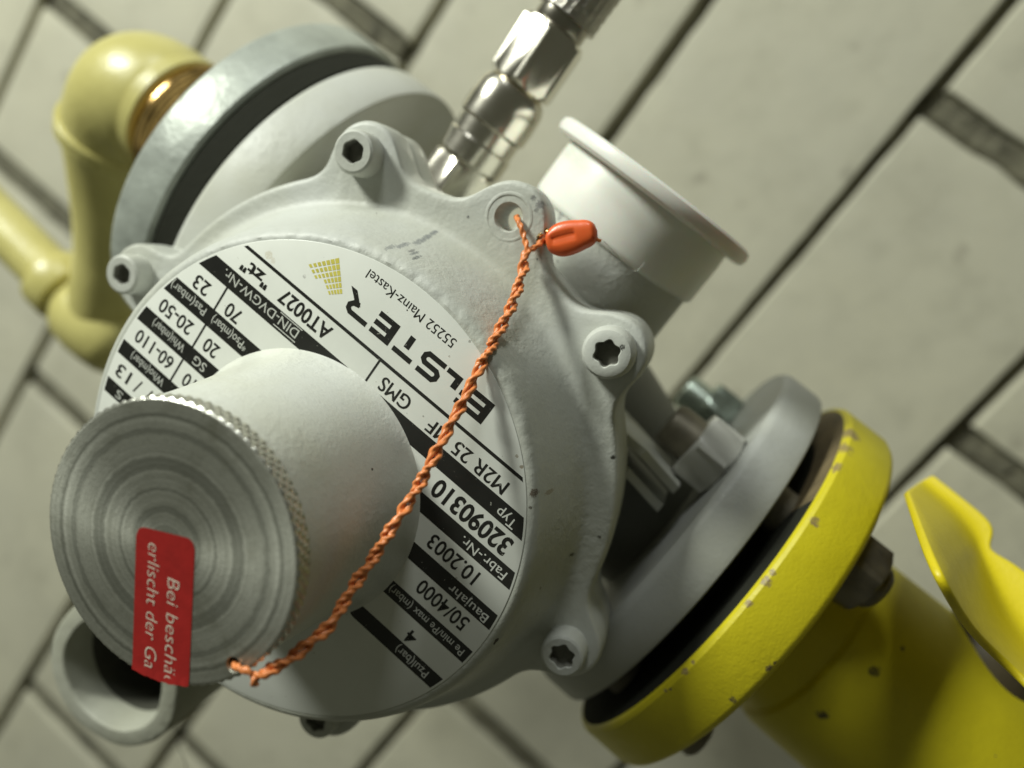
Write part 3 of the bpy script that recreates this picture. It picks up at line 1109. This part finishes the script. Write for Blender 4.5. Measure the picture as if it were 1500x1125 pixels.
add_tube(bm, pth, erad, 48)
q0, q1 = pth[int(len(pth) * 0.455)], pth[int(len(pth) * 0.455) + 2]
add_lathe(bm, q0, (q1 - q0), [(19, -3.2), (21.6, -3.0), (22.3, -2.2), (22.3, 2.2), (21.6, 3.0), (18, 3.4)], 72)
add_lathe(bm, (0, PY, -90), (1, 0, 0), [(17, 133.2), (20.4, 133.4), (21.2, 134.2), (21.2, 138.4), (20.5, 139.2), (18, 139.4)], 72)
obj('elbow', bm, M['pipe_yellow'], gp)
bm = B()
pj = Vector((152, 84, -125))
add_lathe(bm, pj, (1, 0, 0), [(10, -22), (13, -20), (15.5, -15), (16.5, -8), (16.8, 0), (16.0, 8), (14.0, 12), (12.2, 14), (12.2, 17)], 64)
add_lathe(bm, pj, (1, -0.06, 0), [(11, 16), (14.2, 17.2), (14.6, 18.5), (14.6, 27), (14.2, 28.4), (11.5, 29.2)], 64)
obj('tee_fitting', bm, M['pipe_yellow'], gp)
bm = B()
add_lathe(bm, pj, (1, -0.06, 0), [(10.8, 28), (10.8, 220)], 48)
obj('branch_pipe', bm, M['pipe_yellow'], gp)

gf = thing('galvanised_flange', 'thick galvanised steel flange at the upper left with blotchy zinc rim', 'flange', (89, PY, -90))
bm = B()
add_lathe(bm, (0, PY, -91), (1, 0, 0), [(18, 82.0), (55.9, 82.0), (56.9, 82.5), (57.5, 83.4), (57.5, 94.6), (56.9, 95.6), (55.8, 96.2), (30, 96.2), (26, 100), (18, 100)], 160, False, False)
obj('flange_disc', bm, M['zinc'], gf)
bm = B()
add_lathe(bm, (0, PY, -90), (1, 0, 0), [(55.5, 74.6), (56.2, 75.0), (56.2, 81.4), (55.5, 81.8)], 96)
obj('gasket', bm, M['gasket'], gf)

# ------------------------------------------------------------------ yellow ball valve
bv = thing('ball_valve', 'bright yellow painted flanged ball valve with chipped rim at lower right', 'ball valve', (-100, PY, PZ))
YX0, YX1 = -102.3, -87.6
bm = B()
add_lathe(bm, (0, PY, PZ + 3), (1, 0, 0), [(20, YX0), (55.5, YX0), (56.8, YX0 + 0.8), (57.5, YX0 + 2.2), (57.5, YX1 - 1.2), (57.0, YX1 - 0.4), (55.9, YX1)], 160, False, False, 0)
add_lathe(bm, (0, PY, PZ + 3), (1, 0, 0), [(55.9, YX1), (45, YX1), (20, YX1)], 160, False, False, 1)
for f in bm.faces:
    c = f.calc_center_median()
    if f.material_index == 1 and c.y > PY - 36:
        f.material_index = 2
obj('valve_flange', bm, [M['valve_yellow'], M['rust'], M['gasket']], bv)
bm = B()
add_lathe(bm, (0, PY, PZ), (1, 0, 0), [(36.5, -87.4), (36.5, -82.2)], 96)
obj('gasket', bm, M['gasket'], bv)
bm = B()
add_lathe(bm, (0, PY - 2, PZ), (1, 0, 0), [(23, -101), (23.5, -106), (25, -113), (26.8, -119), (27.4, -121), (29.0, -122), (29.6, -124), (30.0, -150), (29, -175), (26, -190), (24, -240)], 128)
obj('body', bm, M['valve_yellow'], bv)
# stem gland
bm = B()
add_lathe(bm, (-160, 0, PZ), (0, -1, 0), [(15, 44), (14, 54), (11, 54.4), (11, 60), (8, 60.4), (8, 68)], 48)
obj('stem_gland', bm, M['dark'], bv)
# lever: pressed steel, wide head then a bent-up grip
bm = B()


def on_plane(px, py, p0, nn):
    nn = Vector(nn).normalized()
    q1 = L(px, py, 0)
    d = q1 - cam_local
    return cam_local + d * ((Vector(p0) - cam_local).dot(nn) / d.dot(nn))


pv = L(1436, 860, -62)
ng = Vector((0.42, -0.50, 0.74)).normalized()
LEV = [((1326, 722), (1345, 708), (1366, 697)), ((1350, 790), (1395, 752), (1428, 745)), ((1366, 828), (1412, 782), (1464, 776)), ((1378, 852), (1424, 800), (1441, 806)),
       ((1402, 896), (1437, 842), (1478, 820)), ((1428, 932), (1452, 890), (1522, 856)), ((1470, 970), (1484, 935), (1582, 906)), ((1530, 1028), (1542, 995), (1645, 980)), ((1600, 1106), (1612, 1070), (1725, 1068))]
fd = (on_plane(1484, 935, pv, ng) - on_plane(1424, 800, pv, ng)).normalized()      # the crease
nh = min((Matrix.Rotation(math.radians(q), 3, fd) @ ng for q in (-64, 64)), key=lambda q: q.dot(Vector((1.0, -0.37, 0.5))))
rows = []
for pl, pm, pr in LEV:
    f_ = on_plane(*pm, pv, ng)
    a_ = on_plane(*pl, f_, nh)
    r_ = on_plane(*pr, f_, ng)
    m1, m2 = a_ * 0.22 + f_ * 0.78, f_ * 0.75 + r_ * 0.25
    f_ = f_ * 0.6 + (m1 + m2) * 0.2
    rows.append([a_, m1, f_, m2, r_])
add_grid(bm, rows, False)
lv = obj('lever', bm, M['lever'], bv, sharp=170)
md = lv.modifiers.new('soft_bend', 'SUBSURF')
md.levels = md.render_levels = 2
md.boundary_smooth = 'PRESERVE_CORNERS'
md = lv.modifiers.new('thickness', 'SOLIDIFY')
md.thickness = 0.0017
md.offset = 0
md = lv.modifiers.new('edge', 'BEVEL')
md.width = 0.0008
md.segments = 3
md.limit_method = 'ANGLE'
md.angle_limit = math.radians(50)

# ------------------------------------------------------------------ flange bolts
NUTLAB = {(-1, -1): ('greenish zinc flange bolt nearer the wall at the right of the regulator', M['zinc_green']),
          (-1, 1): ('grey painted hex flange bolt in front at the right of the regulator', M['nut']),
          (1, 1): ('flange bolt hidden behind the regulator cover except its end under the yellow flange', M['nut'])}
for (s, t), (lab, mat) in NUTLAB.items():
    by, bz = PY + 30 * s, PZ + 30 * t
    b = thing('flange_bolt', lab, 'bolt', (-70, by, bz), 'bolts joining the regulator to the yellow valve')
    bm = B()
    add_hex(bm, (-69.8, by, bz), (1, 0, 0), 17.0, 9.5, 0.35, 0.8)
    obj('hex_nut', bm, mat, b)
    bm = B()
    add_lathe(bm, (0, by, bz), (1, 0, 0), [(5.0, -112 if s > 0 else -116), (5.9, -111 if s > 0 else -115), (5.9, -54.0), (5.2, -52.6)], 48)
    obj('shank', bm, M['head'] if t > 0 else mat, b)
    if s < 0:
        bm = B()
        add_hex(bm, (-112.5, by, bz), (1, 0, 0), 17.0, 9.8, 0.2, 0.8)
        obj('hex_head', bm, M['head'] if t > 0 else mat, b)

# ------------------------------------------------------------------ orange seal wire
wire = thing('seal_wire', 'twisted orange seal wire from the lug hole to the cap rim', 'seal wire', L(768, 385, -14))
CORD = [((771, 372), -15.5), ((767, 402), -12.5), ((752, 447), -8.0), ((731, 490), -3.5), ((708, 528), 0.8), ((688, 566), 4.0), ((668, 604), 7.0), ((648, 642), 10.0), ((628, 684), 13.0),
        ((604, 730), 16.0), ((574, 772), 19.0), ((545, 818), 22.0), ((516, 864), 25.0), ((486, 910), 28.2), ((456, 942), 31.0), ((425, 966), 33.2), ((398, 982), 34.8), ((374, 990), 36.2)]
path = smooth_path([L(p[0], p[1], z) + 0.28 * Vector((random.uniform(-1, 1), random.uniform(-1, 1), random.uniform(-0.3, 1))) for p, z in CORD], 40)


def frames(pts):
    u, v, _ = basis((pts[1] - pts[0]))
    out = []
    s = 0
    for i, p in enumerate(pts):
        t = (pts[min(i + 1, len(pts) - 1)] - pts[max(i - 1, 0)]).normalized()
        u = (u - t * u.dot(t)).normalized()
        if i:
            s += (p - pts[i - 1]).length
        out.append((p, u.copy(), t.cross(u), s))
    return out


FR = frames(path)


def strand(phase, rad, off, pitch, lead=(), tail=()):
    pts = []
    for p, u, v, s in FR:
        ph = phase + 2 * PI * s / pitch + 0.5 * noise.noise(Vector((s * 0.15, phase, 0)))
        o = off * (1 + 0.35 * noise.noise(Vector((s * 0.30, phase * 3, 4))))
        pts.append(p + (u * math.cos(ph) + v * math.sin(ph)) * o)
    if lead:
        pts = smooth_path(list(lead) + [pts[0]], 16)[:-1] + pts
    if tail:
        pts = pts + smooth_path([pts[-1]] + list(tail), 16)[1:]
    # even spacing
    res, acc = [pts[0]], 0.0
    for a, b in zip(pts, pts[1:]):
        acc += (b - a).length
        if acc > 0.16:
            res.append(b)
            acc = 0
    bm = B()
    tw = 2 * PI / 2.9
    add_tube(bm, res, rad, 20, True, rfun=lambda i, a: 1 + 0.26 * math.cos(2 * (a - tw * 0.16 * i)) + 0.06 * math.sin(5 * a + i * 0.4))
    return obj('strand', bm, M['orange'], wire, sharp=80)


hole_in = Vector((hB.x - 0.9, hB.y + 0.3, -26.0))
strand(0.4, 0.53, 0.62, 9.6,
       lead=[hole_in, L(757, 318, -20.5), L(761, 327, -17.0), L(768, 348, -16.3)],
       tail=[L(364, 984, 36.9), L(352, 979, 36.9), L(345, 975, 36.2), L(343, 974, 34.6)])
strand(0.4 + PI, 0.53, 0.62, 9.6,
       lead=[L(800, 350, -20.5), L(795, 352, -19.6), L(786, 361, -18.0), L(777, 366, -16.4)],
       tail=[L(372, 998, 36.9), L(374, 1004, 36.6)])
bm = B()
loop = []
lc = L(798, 348, -20.0)
for i in range(40):
    a = 2 * PI * i / 36
    loop.append(lc + Vector((0.9 * math.cos(a), 1.5 * math.sin(a), 0.5 * math.sin(2 * a) + 0.02 * i)))
add_tube(bm, loop, 0.5, 12, True, rfun=lambda i, a: 1 + 0.2 * math.cos(2 * (a - i * 0.5)))
obj('knot', bm, M['brass'], wire)
# moulded seal
pc, pa, pe = L(838, 348, -19.5), L(800, 357, -19.5), L(875, 338, -19.5)
axd = (pe - pa)
ln = axd.length
axd.normalize()
nz = Vector((0, 0, 1))
sd = nz.cross(axd).normalized()
bm = B()
rg = []
for i in range(33):
    t = i / 32
    w = 0.5 * 7.0 * (1 - abs(2 * t - 1) ** 3.6) ** (1 / 2.2)
    w *= 0.86 + 0.14 * math.sin(PI * min(1, t * 1.4))
    ring = []
    for k in range(40):
        a = 2 * PI * k / 40
        ca, sa = math.cos(a), math.sin(a)
        px_ = math.copysign(abs(ca) ** 0.75, ca) * max(w, 0.02)
        pz_ = math.copysign(abs(sa) ** 0.75, sa) * max(min(w, 2.1), 0.02)
        # pressed groove along the face
        if pz_ > 0 and 0.15 < t < 0.62 and abs(px_ - 0.5) < 0.7:
            pz_ -= 0.45
        ring.append(pa + axd * (ln * t) + sd * px_ + nz * pz_)
    rg.append(ring)
add_grid(bm, rg, True, True, True)
obj('seal_tag', bm, M['orange_plastic'], wire, sharp=60)
bm = B()
add_tube(bm, smooth_path([pe + Vector((0, 0, -0.4)) - axd * 0.8, L(874, 350, -20), L(880, 353, -20.4)], 8), 0.35, 10)
obj('wire_end', bm, M['orange'], wire)

# ------------------------------------------------------------------ loose thread
bm = B()
add_tube(bm, smooth_path([L(255, 1062, -36), L(260, 1082, -36), L(263, 1098, -36), L(270, 1112, -36), L(274, 1132, -36), L(276, 1150, -36)], 8), 0.11, 8)
th = obj('loose_thread', bm, M['thread'], base=L(260, 1082, -36))
tag(th, 'thin dark thread hanging below the open breather tube', 'thread')
bm = B()
add_tube(bm, smooth_path([L(884, 353, -24), L(905, 375, -30), L(915, 390, -34), L(930, 397, -36), L(940, 390, -36), L(944, 384, -36)], 8), 0.06, 8)
th = obj('loose_fibre', bm, M['nut'], base=L(884, 353, -24))
tag(th, 'fine pale fibre trailing from the orange seal tag over the plug', 'fibre')
